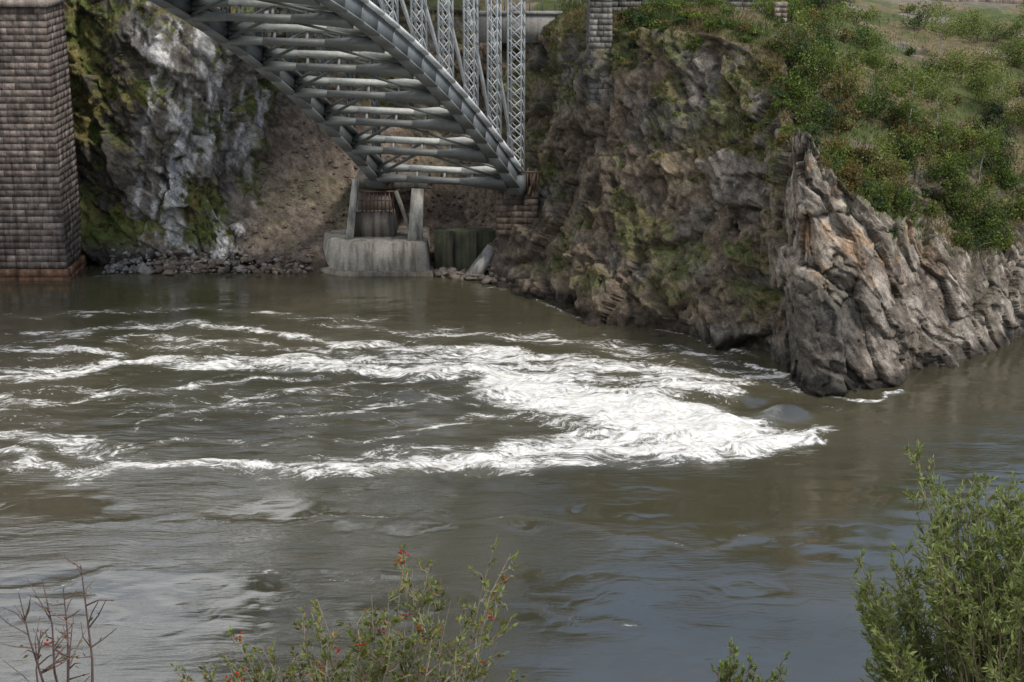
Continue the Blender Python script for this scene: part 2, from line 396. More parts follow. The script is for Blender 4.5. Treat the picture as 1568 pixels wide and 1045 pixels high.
amp=.012+.035*region+.14*turb
h=fbm(W*np.array([.5,1.0,1]),4,321)*amp*2.0
h+=turb*.22*(1-np.abs(fbm(W*np.array([.5,.9,1]),3,331))*2)
h+=-.6*np.exp(-(((W[:,0]-13.9)/2.0)**2+((W[:,1]-91.2)/1.4)**2))+.8*np.exp(-(((W[:,0]-15.6)/1.6)**2+((W[:,1]-88.6)/1.1)**2))
W[:,2]=h
ii=np.arange(len(W)).reshape(len(ys),len(xs))
FF=np.stack([ii[:-1,:-1],ii[:-1,1:],ii[1:,1:],ii[1:,:-1]],-1).reshape(-1,4)
m,nt,b,out=newmat('silty_river_water')
P=pos(nt)
at=nt.nodes.new('ShaderNodeAttribute'); at.attribute_name='foam'
warp=nt.nodes.new('ShaderNodeTexNoise'); warp.inputs['Scale'].default_value=.22; warp.inputs['Detail'].default_value=2; nt.links.new(P,warp.inputs['Vector'])
def warped(k):
    va=nt.nodes.new('ShaderNodeVectorMath'); va.operation='SCALE'; va.inputs['Scale'].default_value=k; nt.links.new(warp.outputs['Color'],va.inputs[0])
    vb=nt.nodes.new('ShaderNodeVectorMath'); vb.operation='ADD'; nt.links.new(P,vb.inputs[0]); nt.links.new(va.outputs[0],vb.inputs[1]); return vb.outputs[0]
vb=warped(5.5); vc=warped(1.8)
n1=noise_node(nt,mapping(nt,vb,(.26,1.1,1)),.8,7,.74)
n2=noise_node(nt,mapping(nt,vb,(.8,1.7,1)),2.6,4,.75)
nn=math_(nt,'ADD',math_(nt,'MULTIPLY',n1,.62),math_(nt,'MULTIPLY',n2,.38))
thr=math_(nt,'SUBTRACT',.715,math_(nt,'MULTIPLY',at.outputs['Fac'],.30))
fo=maprange(nt,math_(nt,'SUBTRACT',nn,thr),-.02,.09,0,1)
big_=maprange(nt,noise_node(nt,mapping(nt,P,(.03,.09,1)),1,3,.5),.35,.65,0,1)
wcol=mixc(nt,big_,(.046,.044,.026),(.070,.064,.038))
milk=math_(nt,'MULTIPLY',math_(nt,'POWER',at.outputs['Fac'],2.0),.25)
wcol=mixc(nt,milk,wcol,(.40,.37,.29))
fcol=mixc(nt,maprange(nt,n2,.35,.6,0,1),(.50,.47,.39),(.87,.87,.85))
col=mixc(nt,fo,wcol,fcol)
nt.links.new(col,b.inputs['Base Color'])
nt.links.new(maprange(nt,fo,0,1,.05,.7),b.inputs['Roughness'])
nt.links.new(maprange(nt,fo,0,1,2.3,1.3),b.inputs['IOR'])
r1=noise_node(nt,mapping(nt,vc,(.14,.75,1)),1.0,2,.5)
r2=noise_node(nt,mapping(nt,vc,(.45,2.4,1)),1.9,4,.62)
calm=maprange(nt,noise_node(nt,mapping(nt,vc,(.022,.14,1)),1,3,.55),.42,.60,.15,1.1)
rough_=math_(nt,'ADD',calm,math_(nt,'MULTIPLY',at.outputs['Fac'],1.6))
b1=bump(nt,math_(nt,'MULTIPLY',r1,rough_),.16,.28)
b2=bump(nt,math_(nt,'MULTIPLY',r2,rough_),.36,.06,b1)
nt.links.new(b2,b.inputs['Normal'])
mesh_np('river_water',W,FF,m,smooth=True,attrs={'foam':dens})

# ------------------------------------------------------------ masonry pier (real blocks)
def masonry(acc,x0,x1,y0,y1,z0,z1,ch,bl,cols,taper=0.0,pro=.05,seed=1,mort=(.17,.15,.135)):
    rr=random.Random(seed); nz_=int(round((z1-z0)/ch)); ch=(z1-z0)/nz_
    g=.03
    acc.box(x0+.025,x1-.025,y0+.025,y1-.025,z0,z1-.05,mort,top=taper*(z1-z0))
    for k in range(nz_):
        za=z0+k*ch; t=taper*(za-z0); X0,X1,Y0,Y1=x0+t,x1-t,y0+t,y1-t
        for side in range(4):
            L=(X1-X0) if side%2==0 else (Y1-Y0)
            c=0; first=True
            while c<L-1e-3:
                w=bl*rr.uniform(.55,1.6)
                if first and k%2: w*=.55
                first=False
                if L-c-w<bl*.45: w=L-c
                pr=rr.uniform(0,pro); a_,b_=c+g/2,c+w-g/2; c+=w
                v=rr.uniform(.66,1.28); cl=rr.choice(cols); cl=tuple(q*v for q in cl)
                zb=za+ch-g
                if side==0: acc.box(X0+a_,X0+b_,Y0-pr,Y0+.3,za,zb,cl)
                elif side==1: acc.box(X1-.3,X1+pr,Y0+a_+.002,Y0+b_,za+.002,zb+.002,cl)
                elif side==2: acc.box(X0+a_,X0+b_,Y1-.3,Y1+pr,za+.004,zb+.004,cl)
                else: acc.box(X0-pr,X0+.3,Y0+a_+.003,Y0+b_,za+.006,zb+.006,cl)
pier=empty('stone_bridge_pier')
cols=[(.18,.148,.13),(.205,.168,.145),(.16,.135,.12),(.23,.19,.168),(.17,.135,.118)]
a=Acc(); masonry(a,-47.6,-33.9,120.8,126.2,.9,20.4,.5,1.0,cols,taper=.006,pro=.02,seed=3); a.make('shaft',M_stone,pier)
a=Acc(); masonry(a,-47.9,-33.65,120.4,126.6,-1.5,.88,.6,1.5,[(.24,.125,.075),(.27,.15,.09),(.20,.11,.07)],pro=.03,seed=4); a.make('plinth',M_stone,pier)
a=Acc(); a.box(-47.8,-33.75,120.6,126.5,20.42,20.9,(.28,.24,.21)); a.box(-47,-34.6,121.3,125.8,20.92,23.5,(.2,.17,.15)); a.make('cap',M_stone,pier)

# ------------------------------------------------------------ arch bridge
bridge=empty('steel_arch_bridge')
ph=R(23); ax=Vector((-math.sin(ph),-math.cos(ph),0))
L0=Vector((-10.3,123.4,0)); R0=L0+Vector((10.6,-2.9,0)); WID=(R0-L0).length; pr=(R0-L0).normalized()
LEN=112; sl=.75; ZB=7.75
def zc(s): return ZB+sl*s*(1-s/LEN)
def tang(s):
    d=ax*1.0+Vector((0,0,sl*(1-2*s/LEN))); return d.normalized()
pan=LEN/28
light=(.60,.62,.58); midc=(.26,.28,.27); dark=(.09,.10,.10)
def P3(base,s,off=0):
    t=tang(s); nrm=pr.cross(t).normalized(); nrm=nrm if nrm.z>0 else -nrm
    return base+ax*s+Vector((0,0,zc(s)))+nrm*off
for nm,base in (('left_rib',L0),('right_rib',R0)):
    a=Acc(); n=56; rt=nm=='right_rib'
    for i in range(n):
        s0=LEN*i/n; s1=LEN*(i+1)/n; u=P3(base,s0,1)-P3(base,s0)
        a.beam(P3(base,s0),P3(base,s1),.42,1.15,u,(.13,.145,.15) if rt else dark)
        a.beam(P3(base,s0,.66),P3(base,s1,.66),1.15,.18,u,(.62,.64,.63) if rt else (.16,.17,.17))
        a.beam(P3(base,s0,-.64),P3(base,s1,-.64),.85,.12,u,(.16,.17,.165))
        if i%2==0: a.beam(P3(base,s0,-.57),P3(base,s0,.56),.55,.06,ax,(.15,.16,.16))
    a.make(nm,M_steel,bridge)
a=Acc(); b_=Acc()
for i in range(0,29):
    s=i*pan+.2 if i==0 else min(i*pan,LEN-.2)
    for off,h_,c_ in ((.40,.34,light),(-.5,.34,(.17,.18,.175))):  # sunlit upper struts pale, lower ones dark: light put into the paint colour
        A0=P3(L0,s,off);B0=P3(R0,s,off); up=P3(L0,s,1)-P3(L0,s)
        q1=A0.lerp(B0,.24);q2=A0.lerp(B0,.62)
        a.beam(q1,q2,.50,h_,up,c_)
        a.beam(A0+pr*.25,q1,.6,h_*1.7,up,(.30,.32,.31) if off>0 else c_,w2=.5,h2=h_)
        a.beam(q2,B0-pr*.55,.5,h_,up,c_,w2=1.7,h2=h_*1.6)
    if i<28:
        s2=(i+1)*pan if i<27 else LEN-.2
        M2=(P3(L0,s2,0)+P3(R0,s2,0))/2
        for off in(.3,-.45):
            o=P3(L0,s,off)-P3(L0,s,0)
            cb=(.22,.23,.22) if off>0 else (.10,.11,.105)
            b_.beam(P3(L0,s,off),M2+o,.2,.16,(0,0,1),cb); b_.beam(P3(R0,s,off),M2+o,.2,.16,(0,0,1),cb)
        for fr in(.3,.5,.7):
            a.beam(P3(L0,s,.4).lerp(P3(R0,s,.4),fr),P3(L0,s,-.5).lerp(P3(R0,s,-.5),fr),.16,.16,tuple(ax),(.35,.37,.36))
a.make('cross_struts',M_steel,bridge); b_.make('lateral_bracing',M_steel,bridge)
DZ=30.5
a=Acc()
def lattice(a,foot,top,w,d,step,c):
    hx=pr*w/2; hy=ax*d/2; H=top-foot.z
    for sx in(-1,1):
        for sy in(-1,1):
            q=foot+hx*sx+hy*sy; a.beam(q,q+Vector((0,0,H)),.12,.12,tuple(pr),c)
    n=max(1,int(H/step)); dz=H/n
    for k in range(n):
        z0=Vector((0,0,k*dz));z1=Vector((0,0,(k+1)*dz))
        for sy in(-1,1):
            o=hy*sy*1.12
            a.beam(foot-hx+o+z0,foot+hx+o+z1,.07,.05,tuple(ax),c); a.beam(foot+hx+o+z0,foot-hx+o+z1,.07,.05,tuple(ax),c)
        for sx in(-1,1):
            o=hx*sx*1.12
            a.beam(foot-hy+o+z0,foot+hy+o+z1,.05,.07,tuple(pr),c)
for side,base in enumerate((L0,R0)):
    for i in range(0,29):
        s=i*pan*(.94 if i==0 else 1)
        f=base+ax*s+Vector((0,0,zc(s)+.75))
        if DZ-f.z<1.2: continue
        if side==0: lattice(a,f,DZ,.36,.36,.8,(.13,.14,.14))  # far-side columns in shadow: same steel, shade put into the colour
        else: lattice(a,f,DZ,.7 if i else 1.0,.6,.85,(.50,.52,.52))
for i in range(0,8):
    s=i*pan; f=R0+ax*s+Vector((0,0,zc(s)+.75))
    tp=R0.lerp(L0,.28)+ax*(s+pan*.5)+Vector((0,0,DZ)); 
    a.beam(f,tp,.2,.2,tuple(ax),(.50,.52,.52))
a.make('lattice_columns',M_steel,bridge)
a=Acc()
c0=(L0+R0)/2
E0=c0-ax*32; E1=c0+ax*(LEN+30)
a.beam(E0+Vector((0,0,DZ+1.1)),E1+Vector((0,0,DZ+1.1)),12.5,.35,(0,0,1),(.2,.2,.2))
for o in(-5.4,5.4,-2,2):
    a.beam(E0+pr*o+Vector((0,0,DZ+.46)),E1+pr*o+Vector((0,0,DZ+.46)),.35,.92,(0,0,1),midc)
for o in(-6.1,6.1):
    for hh in(1.75,2.1,2.45): a.beam(E0+pr*o+Vector((0,0,DZ+hh)),E1+pr*o+Vector((0,0,DZ+hh)),.08,.08,(0,0,1),light)
    for k in range(0,60):
        q=E0+ax*k*2.9+pr*o; a.beam(q+Vector((0,0,DZ+1.28)),q+Vector((0,0,DZ+2.5)),.1,.1,(0,1,0),light)
a.make('deck',M_steel,bridge)
a=Acc()
for base in(L0,R0):
    q=base-ax*.2+Vector((0,0,ZB-.15)); a.beam(q+Vector((0,0,-.9)),q+Vector((0,0,.5)),1.2,1.3,tuple(ax),dark)
    for k in range(4): a.beam(q+pr*(-.9+.6*k)+Vector((0,0,-1.0)),q+pr*(-.9+.6*k)-ax*1.6+Vector((0,0,.6)),.12,.5,(0,0,1),(.13,.09,.06))
a.make('bearing_shoes',M_steel,bridge)

# ------------------------------------------------------------ abutment
ab=empty('concrete_abutment')
def rounded_block(acc,x0,x1,y0,y1,z0,z1,r,col,top=.15,segs=14):
    pts=[]
    for k in range(segs+1):
        an=math.pi*1.5-math.pi/2*k/segs; pts.append((x0+r+r*math.cos(an),y0+r+r*math.sin(an)))
    pts+=[(x0,y1),(x1,y1),(x1,y0)]
    n=len(pts); cx=(x0+x1)/2;cy=(y0+y1)/2
    lv=[]
    for z,s in((z0,0),(z0+(z1-z0)*.5,top*.4),(z1-.12,top*.8),(z1,top+.12),(z1+.004,4.0)):
        st=len(acc.v); lv.append(st)
        for(px,py) in pts:
            d=Vector((cx-px,cy-py)); d=d.normalized()*min(s,d.length*.98); acc.v.append((px+d.x,py+d.y,z)); acc.c.append(col)
    for a_,b2 in zip(lv,lv[1:]):
        for k in range(n): acc.f.append((a_+k,b2+k,b2+(k+1)%n,a_+(k+1)%n))
a=Acc()
rounded_block(a,-15.5,-6.1,122.2,130,-2,2.5,3.8,(.31,.29,.25),top=.9)
a.make('footing',M_conc,ab)
a=Acc()
rounded_block(a,-15.9,-6.0,121.8,129.5,-2,.3,4.0,(.20,.18,.15),top=.1)
a.box(-12.6,-9.1,124.6,130.5,2.4,4.4,(.24,.21,.18),top=.12)
a.box(-12.1,-9.4,125.6,131,4.38,5.6,(.20,.18,.155),top=.1)
a.beam((-12.6,124.0,2.4),(-12.1,124.8,7.0),.6,.9,(0,1,0),(.40,.39,.35),w2=.45,h2=.8)
a.beam((-7.5,123.8,2.4),(-7.3,124.6,6.3),1.15,1.1,(0,1,0),(.42,.41,.37),w2=.9,h2=.9)
a.beam((-9.0,124.6,6.1),(-7.6,123.6,2.6),.3,.45,(0,1,0),(.2,.19,.17))
a.box(-12.3,-6.6,125.4,131,6.1,6.9,(.15,.14,.12),top=.08)
a.make('pedestal',M_conc,ab)
a=Acc()
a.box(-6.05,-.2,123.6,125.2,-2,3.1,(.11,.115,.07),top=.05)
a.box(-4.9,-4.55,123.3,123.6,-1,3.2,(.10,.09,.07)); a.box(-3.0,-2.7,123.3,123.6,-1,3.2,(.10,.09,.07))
a.beam((-3.3,121.6,-.3),(-1.4,122.6,2.0),.8,.9,(0,0,1),(.40,.39,.36))
a.make('recess_wall',M_conc,ab)
a=Acc(); masonry(a,-1.2,2.0,120.9,128,3.4,6.7,.5,1.0,[(.13,.10,.08),(.15,.115,.09)],seed=8,mort=(.1,.085,.07)); a.box(-1.0,1.8,121.2,128,-1,3.4,(.12,.10,.08)); a.make('right_springing_block',M_stone,ab)
a=Acc()
for k in range(9): a.beam((-11.6+k*.3,124.5,4.45),(-11.6+k*.3,124.5,6.1),.09,.09,(0,1,0),(.12,.06,.04))
a.beam((-11.8,124.5,6.1),(-9.0,124.5,6.1),.12,.12,(0,0,1),(.12,.06,.04)); a.beam((-11.8,124.5,5.4),(-9.0,124.5,5.4),.1,.1,(0,0,1),(.12,.06,.04))
for k in range(8): a.beam((.1+k*.26,120.7,6.75),(.1+k*.26,120.7,8.3),.08,.08,(0,1,0),(.10,.055,.04))
a.beam((0,120.7,8.3),(2.0,120.7,8.3),.12,.12,(0,0,1),(.10,.055,.04))
a.make('rusty_grille',M_steel,ab)

# ------------------------------------------------------------ retaining walls
w=empty('stone_retaining_wall')
gc=[(.20,.19,.175),(.23,.215,.195),(.16,.155,.14),(.26,.24,.215)]
a=Acc(); masonry(a,5.6,7.2,119.4,124.5,12.6,23,.42,.7,gc,seed=11); a.make('corner_quoins',M_stone,w)
a=Acc(); masonry(a,7.4,19.5,125.5,126.4,18.8,21.3,.4,.9,gc,seed=12); a.make('wall_run',M_stone,w)
a=Acc(); masonry(a,18.7,19.5,117.6,118.4,18.5,21.0,.35,.5,[(.3,.25,.21),(.26,.2,.17)],seed=13); a.make('end_pillar',M_stone,w)
w=empty('concrete_parapet_wall')
a=Acc(); a.box(-3,5.4,131.2,131.8,16.8,19.0,(.27,.26,.24)); a.box(-3.1,5.5,131.1,131.9,19.0,19.25,(.3,.29,.27)); a.make('wall',M_conc,w)
a=Acc()
for k in range(9): a.beam((-2.6+k,131.4,19.25),(-2.6+k,131.4,20.5),.07,.07,(0,1,0),(.15,.15,.15))
a.beam((-3,131.4,20.45),(5.4,131.4,20.45),.07,.07,(0,0,1),(.15,.15,.15)); a.make('railing',M_steel,w)
w=empty('roadside_barrier')
a=Acc()
for k in range(12): a.box(40+k*2.0,41.96+k*2.0,156,156.5,17.6,19.4,(.42,.33,.28))
a.make('panels',M_conc,w)

# ------------------------------------------------------------ shoreline rocks
import bmesh
bm=bmesh.new(); bmesh.ops.create_icosphere(bm,subdivisions=2,radius=1); bm.verts.ensure_lookup_table()
IV=np.array([v.co[:] for v in bm.verts]); IF=np.array([[v.index for v in f.verts] for f in bm.faces]); bm.free()
def rocks(name,places):
    Vs=[];Fs=[];Cs=[];n=0
    for k,(x,y,z,r,c) in enumerate(places):
        sc=rng.uniform(.6,1.3,3)*r; sc[2]*=.7
        v=IV*1.0
        f,e=facet(v*.9+k*7.7,k,1.0); v=v*(1+.38*f)[:,None]
        for _ in range(4):
            nrm=rng.normal(size=3); nrm/=np.linalg.norm(nrm); d=v@nrm; cut=rng.uniform(.45,.75); v-=nrm*np.maximum(d-cut,0)[:,None]
        an=rng.uniform(0,6.28); ca,sa=math.cos(an),math.sin(an)
        v=v*sc; v=np.stack([v[:,0]*ca-v[:,1]*sa,v[:,0]*sa+v[:,1]*ca,v[:,2]],1)+[x,y,z]
        Vs.append(v);Fs.append(IF+n);n+=len(v);Cs.append(np.tile(np.array(c)*rng.uniform(.7,1.25),(len(v),1)))
    return mesh_np(name,np.vstack(Vs),np.vstack(Fs),M_rockpile,col=np.vstack(Cs))
pl=[]
for _ in range(420):
    x=rng.uniform(-31.5,-15.5); t=abs(rng.normal())*.7; y=123.1+t+.3*rng.normal(); 
    z=max(0,t*.75)+rng.uniform(-.1,.1); r=rng.uniform(.1,.34) if rng.random()<.93 else rng.uniform(.35,.6)
    c=(.14,.115,.095) if rng.random()<.8 else (.22,.20,.185)
    if x<-28: c=(.19,.185,.175)
    pl.append((x,y,z,r,c))
for _ in range(60):
    x=rng.uniform(-6,0); pl.append((x,122.4-.6*(x+6)*.8+rng.normal()*.4,rng.uniform(-.1,.3),rng.uniform(.2,.5),(.14,.12,.10)))
rocks('shoreline_boulders',pl)
pl=[]
sel=np.where((scree>.6)&(VV>1.1)&(VV<3)&(np.abs(X+12)<14))[0]
for k in rng.choice(sel,600): 
    q=terr[k]; pl.append((q[0],q[1],q[2],rng.uniform(.07,.24),(.155,.125,.10)))
rocks('scree_stones',pl)

# ------------------------------------------------------------ vegetation helpers
def leaf_quads(P,size,up=None,asp=.55,droop=.4):
    n=len(P); d=rng.normal(size=(n,3)); 
    if up is not None: d=d*droop+up
    d/=np.linalg.norm(d,axis=1,keepdims=True); s=np.cross(d,rng.normal(size=(n,3))); s/=np.linalg.norm(s,axis=1,keepdims=True)
    L=(size*rng.uniform(.6,1.3,n))[:,None]; Wd=L*asp*.5; nn_=np.cross(d,s)
    V=np.stack([P,P+d*L*.45+s*Wd+nn_*L*.08,P+d*L,P+d*L*.45-s*Wd+nn_*L*.08],1).reshape(-1,3)
    F=np.arange(n*4).reshape(-1,4); return V,F
def bush_pts(c,rx,ry,rz,n,clumps=14):
    cc=rng.normal(size=(clumps,3)); cc/=np.linalg.norm(cc,axis=1,keepdims=True); cc*=rng.uniform(.25,.95,(clumps,1))
    cc[:,2]=np.abs(cc[:,2])*1.1-.05
    k=rng.integers(0,clumps,n); P=cc[k]+rng.normal(size=(n,3))*.17
    sh=rng.uniform(.65,1.35,clumps)[k]
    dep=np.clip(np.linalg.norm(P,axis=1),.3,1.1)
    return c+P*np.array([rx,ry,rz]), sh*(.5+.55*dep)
def bushes(name,specs,leaf=.17,stem=True):
    Vs=[];Fs=[];Cs=[];n=0; st=Acc()
    for (x,y,z,r,hh,col,cnt_) in specs:
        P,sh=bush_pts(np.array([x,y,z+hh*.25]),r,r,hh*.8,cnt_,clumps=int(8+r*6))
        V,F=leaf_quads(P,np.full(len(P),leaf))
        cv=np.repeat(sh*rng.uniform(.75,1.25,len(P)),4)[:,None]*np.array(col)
        Vs.append(V);Fs.append(F+n);n+=len(V);Cs.append(cv)
        for k in range(4):
            q=P[rng.integers(len(P))]; st.tube([(x,y,z-.2),((x+q[0])/2,(y+q[1])/2,(z+q[2])/2+.1),tuple(q)],[.05,.035,.015],4,(.16,.13,.10))
    o=mesh_np(name,np.vstack(Vs),np.vstack(Fs),M_leaf,col=np.vstack(Cs))
    st.make('stems',M_bark,o); return o
G1=(.075,.115,.022);G2_=(.125,.165,.032);G3=(.045,.075,.025);G4=(.16,.13,.045);G5=(.17,.195,.05);RD=(.15,.10,.04)
sp=[]
cand=np.where((VV>4.1)&(VV<7)&(X>18.5)&(X<64)&(tturf>.1)&(Y<154))[0]
dm=fbm(terr[cand]*.22,3,401)
cand=cand[dm>-.2]
for k in rng.choice(cand,500):
    q=terr[k]; r=rng.uniform(.5,1.7); c=[G1,G2_,G3,G2_,G5,G3,G1,G4,G5,RD][rng.integers(10)]
    sp.append((q[0],q[1],q[2],r,r*rng.uniform(.9,1.6),c,int(280*r+140)))
cand=np.where((VV>3.7)&(VV<4.6)&(X>8)&(X<24)&(nz>.35))[0]
for k in rng.choice(cand,70):
    q=terr[k]; r=rng.uniform(.3,.85); c=[G1,G2_,G3,G4][rng.integers(4)]
    sp.append((q[0],q[1],q[2],r,r*rng.uniform(.7,1.2),c,int(300*r+100)))
for (x,y,r,hh,c,nn_) in [(24.2,109.5,1.9,2.5,G1,2100),(26.8,111.5,1.6,2.2,G3,1300),(25.8,106.8,1.3,1.5,G3,1000),(30.5,107.5,1.8,2.3,G2_,1900),(31.8,106,1.4,1.7,G2_,1200),(28.7,107,1.5,1.9,G1,1200),
     (33,124,2.2,2.2,G5,1800),(36,127,2.0,2.0,G5,1500),(40,130,2.2,2.2,G2_,1800),(44,128,2.0,2.0,G5,1500),(30,121,1.6,1.6,G2_,1200),(20.6,98.5,1.15,1.4,(.15,.105,.035),1500),(22.1,99.4,.7,.9,G2_,500),(33.5,109,1.2,1.4,G1,1000),(36,111,1.3,1.4,G2_,1000),(23.8,101.6,.8,.9,G4,500),
     (21.5,107,1.2,1.3,G4,800),(22.5,104.5,1.0,1.2,RD,800),(27,104.5,1.1,1.2,G2_,900),(29,106,1.2,1.3,G1,900),
     (10,118.6,.8,.6,G1,500),(12.5,117.2,.9,.6,G2_,500),(15,116.4,.8,.6,G1,450),(12.5,121,1.2,.9,G2_,700),(9.2,120.5,.8,.7,G3,500),(11,123,1.4,1.1,G1,900),(14.5,121,1.4,1.0,G2_,900)]:
    q=snap(x,y); sp.append((q[0],q[1],q[2],r,hh,c,nn_))
bushes('hillside_shrubs',sp)
sp=[]
cand=np.where((VV>1.4)&(VV<4.2)&(tmoss>.3)&(X>-33)&(X<32)&(Z>1.5))[0]
for k in rng.choice(cand,620):
    q=terr[k]; r=rng.uniform(.15,.55); c=[G1,G2_,G4,G2_][rng.integers(4)]
    sp.append((q[0],q[1],q[2]-.05,r,r*.8,c,int(80*r/.3)))
bushes('cliff_ferns',sp,leaf=.12)
cand=np.where((VV>3.7)&(VV<6.9)&(X>4)&(X<60)&(tturf>.35))[0]
k=rng.choice(cand,42000); q=terr[k]+rng.normal(size=(len(k),3))*np.array([.15,.2,0]); 
V,F=leaf_quads(q,np.full(len(q),.38),up=np.array([0,0,1.0]),asp=.16,droop=.35)
gm=sm(-.2,.25,fbm(q*.3,3,101)); gcl=mx(C(.08,.10,.032)+0*q,C(.165,.13,.065),gm)*rng.uniform(.7,1.3,(len(q),1))
mesh_np('hillside_grass',V,F,M_leaf,col=np.repeat(gcl,4,0))
k=np.where((VV>2)&(VV<4)&(tmoss>.4)&(np.abs(X)<34)&(nz>.3))[0]; k=rng.choice(k,12000); q=terr[k]
V,F=leaf_quads(q,np.full(len(q),.26),up=np.array([0,-.5,.8]),asp=.18,droop=.5)
mesh_np('cliff_grass',V,F,M_leaf,col=np.repeat(mx(C(.10,.11,.03)+0*q,C(.18,.14,.06),rng.random(len(q))),4,0))

def tree(name,x,y,H,r,col,bark,nl=1500,lean=.1,leaf=.15,conifer=False):
    z=snap(x,y)[2]-.15; par=empty(name)
    t=Acc(); tip=Vector((x+lean*H,y+rng.normal()*.2,z+H)); pts=[Vector((x,y,z)).lerp(tip,f)+Vector((rng.normal(),rng.normal(),0))*.06*H*.3 for f in np.linspace(0,1,7)]
    t.tube(pts,list(np.linspace(.02*H**.8,.01,7)),6,bark)
    ends=[];
    for k in range(16 if not conifer else 34):
        f=rng.uniform(.3,.97) if not conifer else rng.uniform(.12,.98)
        p0=pts[0].lerp(pts[-1],f); an=rng.uniform(0,6.28)
        ln=r*(1.15-f if conifer else .5+.5*math.sin(f*3))*rng.uniform(.7,1.1)
        p1=p0+Vector((math.cos(an)*ln,math.sin(an)*ln,(-.15 if conifer else .6)*ln)); t.tube([p0,(p0+p1)/2+Vector((0,0,.08)),p1],[.02,.014,.006],4,bark)
        for g in np.linspace(.3,1,5): ends.append(p0.lerp(p1,g))
    t.make('trunk_and_limbs',M_bark,par)
    E=np.array([e[:] for e in ends]); kk=rng.integers(0,len(E),nl); P=E[kk]+rng.normal(size=(nl,3))*(.14 if conifer else .2)
    V,F=leaf_quads(P,np.full(nl,leaf)); sh=rng.uniform(.65,1.3,len(E))[kk]
    mesh_np('foliage',V,F,M_leaf,col=np.repeat(sh[:,None]*np.array(col),4,0),parent=par)
BK=(.36,.34,.31)
tree('birch_tree',26.6,109.5,4.6,1.4,G2_,BK,2200,.05); tree('birch_tree',29.4,112.3,4.2,1.3,G5,BK,2000,-.05)
tree('birch_tree',24.6,112,3.8,1.3,G2_,BK,2000,.1); tree('birch_tree',31.5,109,3.6,1.2,G2_,BK,1800,.12)
tree('birch_tree',35.5,119,3.8,1.4,G5,BK,1800,.0); tree('birch_tree',38,117,3.8,1.4,G2_,BK,1800,.0)
tree('birch_tree',34,131,4.2,1.6,G5,BK,2000,.0); tree('birch_tree',42,134,4.2,1.6,G2_,BK,2000,.05)
tree('juniper_tree',33.4,113.5,3.2,2.3,(.035,.05,.022),(.1,.08,.06),5200,.05,.13,True)
tree('spruce_tree',39.5,123,3.4,1.6,(.04,.06,.022),(.1,.08,.06),2500,.0,.13,True)

# ------------------------------------------------------------ foreground shrubs
def stemmy(name,root,tips,leafsize,asp,col,twigs,lpt,barkc,r0=.03,twl=.45,updir=.9,lmin=.35,berries=0,col2=None,rt_=.003,tw=.005):
    par=empty(name); t=Acc(); LP=[];LD=[];BP=[]
    root=Vector(root)
    for tp in tips:
        tp=Vector(tp); rt=root+Vector((rng.normal()*.15,rng.normal()*.15,0)); L=(tp-rt).length
        mid=rt.lerp(tp,.5)+Vector(((rt.x-tp.x)*.12+rng.normal()*.08,rng.normal()*.1,.12*L*.4))
        pts=[]
        for f in np.linspace(0,1,9): pts.append(rt*(1-f)**2+mid*2*f*(1-f)+tp*f*f+Vector(rng.normal(size=3)*.02))
        t.tube(pts,list(np.linspace(r0,rt_,9)),5,barkc)
        def along(f):
            i=min(int(f*8),7); return pts[i].lerp(pts[i+1],f*8-i)
        dmain=(pts[-1]-pts[-3]).normalized()
        for _ in range(twigs):
            f=rng.uniform(lmin,1)**.8; p0=along(min(f,.999)); dd=Vector(rng.normal(size=3)); dd.z=abs(dd.z)*.6; dd=(dd.normalized()*(1-updir*.5)+dmain*updir).normalized()
            ln=twl*rng.uniform(.4,1.1)*(1 if f<.9 else .6); p1=p0+dd*ln; t.tube([p0,p0.lerp(p1,.5)+Vector(rng.normal(size=3)*.015),p1],[tw,tw*.7,tw*.35],4,barkc)
            for g in rng.uniform(.1,1,lpt): LP.append(p0.lerp(p1,g)); LD.append(dd)
            if berries and rng.random()<berries: BP.append(p1)
    t.make('branches',M_bark,par)
    if LP:
        P=np.array([p[:] for p in LP]);D=np.array([p[:] for p in LD])
        V,F=leaf_quads(P,np.full(len(P),leafsize),up=D*1.0,asp=asp,droop=.55)
        c=np.array(col)[None]*rng.uniform(.6,1.4,(len(P),1)); 
        if col2 is not None:
            mm=rng.random(len(P))<.18; c[mm]=np.array(col2)*rng.uniform(.7,1.2,(mm.sum(),1))
        mesh_np('leaves',V,F,M_leaf,col=np.repeat(c,4,0),parent=par)
    if BP:
        Vs=[];Fs=[];n=0
        for p in BP:
            for _ in range(5):
                v=IV*.010+np.array(p[:])+rng.normal(size=3)*.02; Vs.append(v);Fs.append(IF+n);n+=len(v)
        mesh_np('berries',np.vstack(Vs),np.vstack(Fs),M_leaf,col=np.tile([.5,.04,.02],(n,1)),parent=par)
tips=[]
for _ in range(290):
    x=rng.uniform(3.1,6.6); top=23.8+.95*sm(3.0,3.75,x)-.12*sm(4.3,5.5,x)+.12*math.sin(x*9)
    tips.append((x,13+rng.normal()*.6,top-abs(rng.normal())*.36))
stemmy('willow_shrub',(4.6,13.2,19.9),tips,.068,.28,(.20,.235,.085),20,15,(.22,.19,.12),r0=.022,twl=.32,lmin=.5,updir=.6)
tips=[]
for (x,z,n_) in [(-.75,24.70,6),(-.05,24.62,4),(-.3,24.45,5),(-1.5,24.25,6),(-1.2,24.3,5),(-2.1,23.95,7),(-2.5,23.8,6),(-.6,24.35,6),(-1.0,24.0,7),(-.2,24.0,6),(-1.7,23.8,6),(-1.3,23.7,6),(-.6,23.7,6)]:
    for _ in range(n_): tips.append((x+rng.normal()*.13,12+rng.normal()*.3,z-abs(rng.normal())*.12))
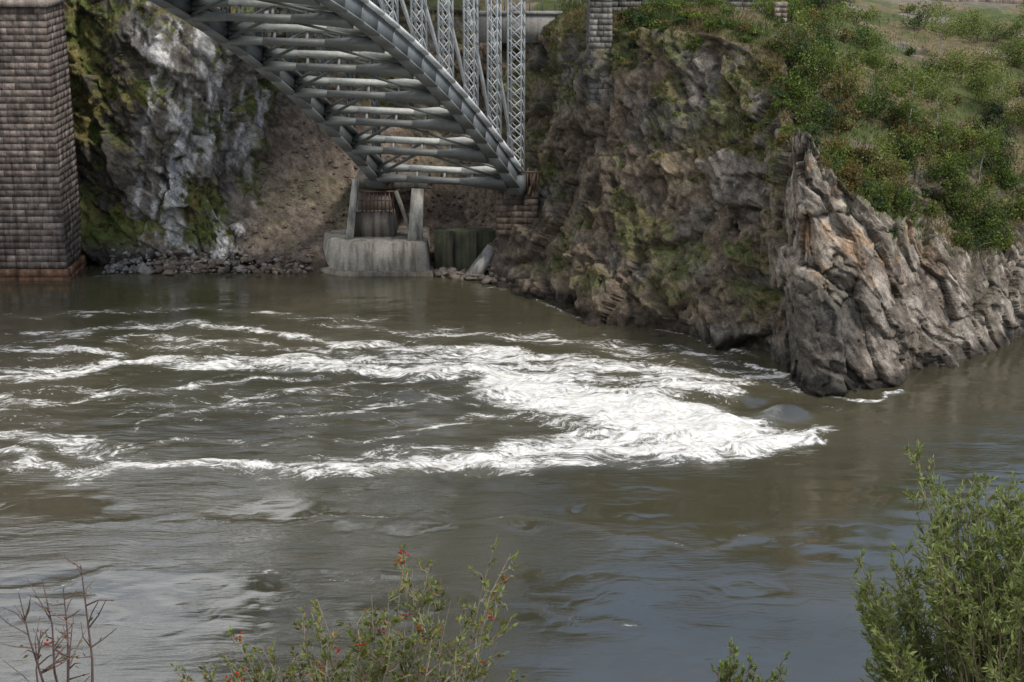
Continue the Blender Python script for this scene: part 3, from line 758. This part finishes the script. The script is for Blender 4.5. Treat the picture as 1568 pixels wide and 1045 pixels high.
stemmy('rowan_shrub',(-1.1,12.1,20.8),tips,.05,.42,(.17,.21,.06),10,12,(.26,.22,.18),r0=.018,twl=.28,updir=.5,lmin=.62,berries=.05,col2=(.25,.15,.04),tw=.006)
tips=[(-3.42,12,24.68),(-3.6,12.1,24.4),(-3.75,12,24.58),(-3.95,12.1,24.4),(-3.5,11.9,24.2),(-3.85,12,24.1)]
stemmy('bare_shrub',(-3.7,12.1,20.9),tips,.05,.4,(.15,.12,.05),9,1,(.15,.10,.09),r0=.03,twl=.40,updir=.25,lmin=.7,berries=.05,rt_=.004,tw=.008)
tips=[(1.9+rng.normal()*.14,12+rng.normal()*.15,23.82-abs(rng.normal())*.1) for _ in range(16)]
stemmy('alder_sapling',(1.95,12.1,20.8),tips,.045,.4,(.16,.20,.06),10,14,(.17,.13,.10),r0=.012,twl=.2,lmin=.7)

# ------------------------------------------------------------ world, sun, camera
w=bpy.data.worlds.new('World'); scene.world=w; w.use_nodes=True; nt=w.node_tree
bg=nt.nodes['Background']; sky=nt.nodes.new('ShaderNodeTexSky'); sky.sky_type='NISHITA'; sky.sun_disc=False
EL=50;AZ=122
sky.sun_elevation=R(EL); sky.sun_rotation=R(AZ)
tc=nt.nodes.new('ShaderNodeTexCoord')
mp=nt.nodes.new('ShaderNodeMapping'); mp.inputs['Scale'].default_value=(1,1,2.4); nt.links.new(tc.outputs['Generated'],mp.inputs[0])
cn=noise_node(nt,mp.outputs[0],3.2,5,.6)
sx_=nt.nodes.new('ShaderNodeSeparateXYZ'); nt.links.new(tc.outputs['Generated'],sx_.inputs[0])
cn=math_(nt,'SUBTRACT',cn,math_(nt,'MULTIPLY',sx_.outputs[0],.34))
cm=maprange(nt,cn,.49,.58,.04,.97)
nt.links.new(mixc(nt,cm,sky.outputs[0],(9.0,9.1,9.4)),bg.inputs[0]); bg.inputs[1].default_value=.15
sd=Vector((math.sin(R(AZ))*math.cos(R(EL)),math.cos(R(AZ))*math.cos(R(EL)),math.sin(R(EL))))
l=bpy.data.lights.new('Sun','SUN'); l.energy=2.8; l.angle=R(10); l.color=(1,.94,.86)
lo_=bpy.data.objects.new('Sun',l); scene.collection.objects.link(lo_); lo_.rotation_euler=(-sd).to_track_quat('-Z','Y').to_euler()
cam=bpy.data.cameras.new('Camera'); co=bpy.data.objects.new('Camera',cam); scene.collection.objects.link(co); scene.camera=co
co.location=(0,0,30); co.rotation_euler=(R(90-16.1),0,0); cam.sensor_width=36; cam.lens=36*2500/1568; cam.clip_end=5000; cam.clip_start=.1
scene.view_settings.view_transform='Standard'; scene.view_settings.look='None'; scene.view_settings.exposure=0
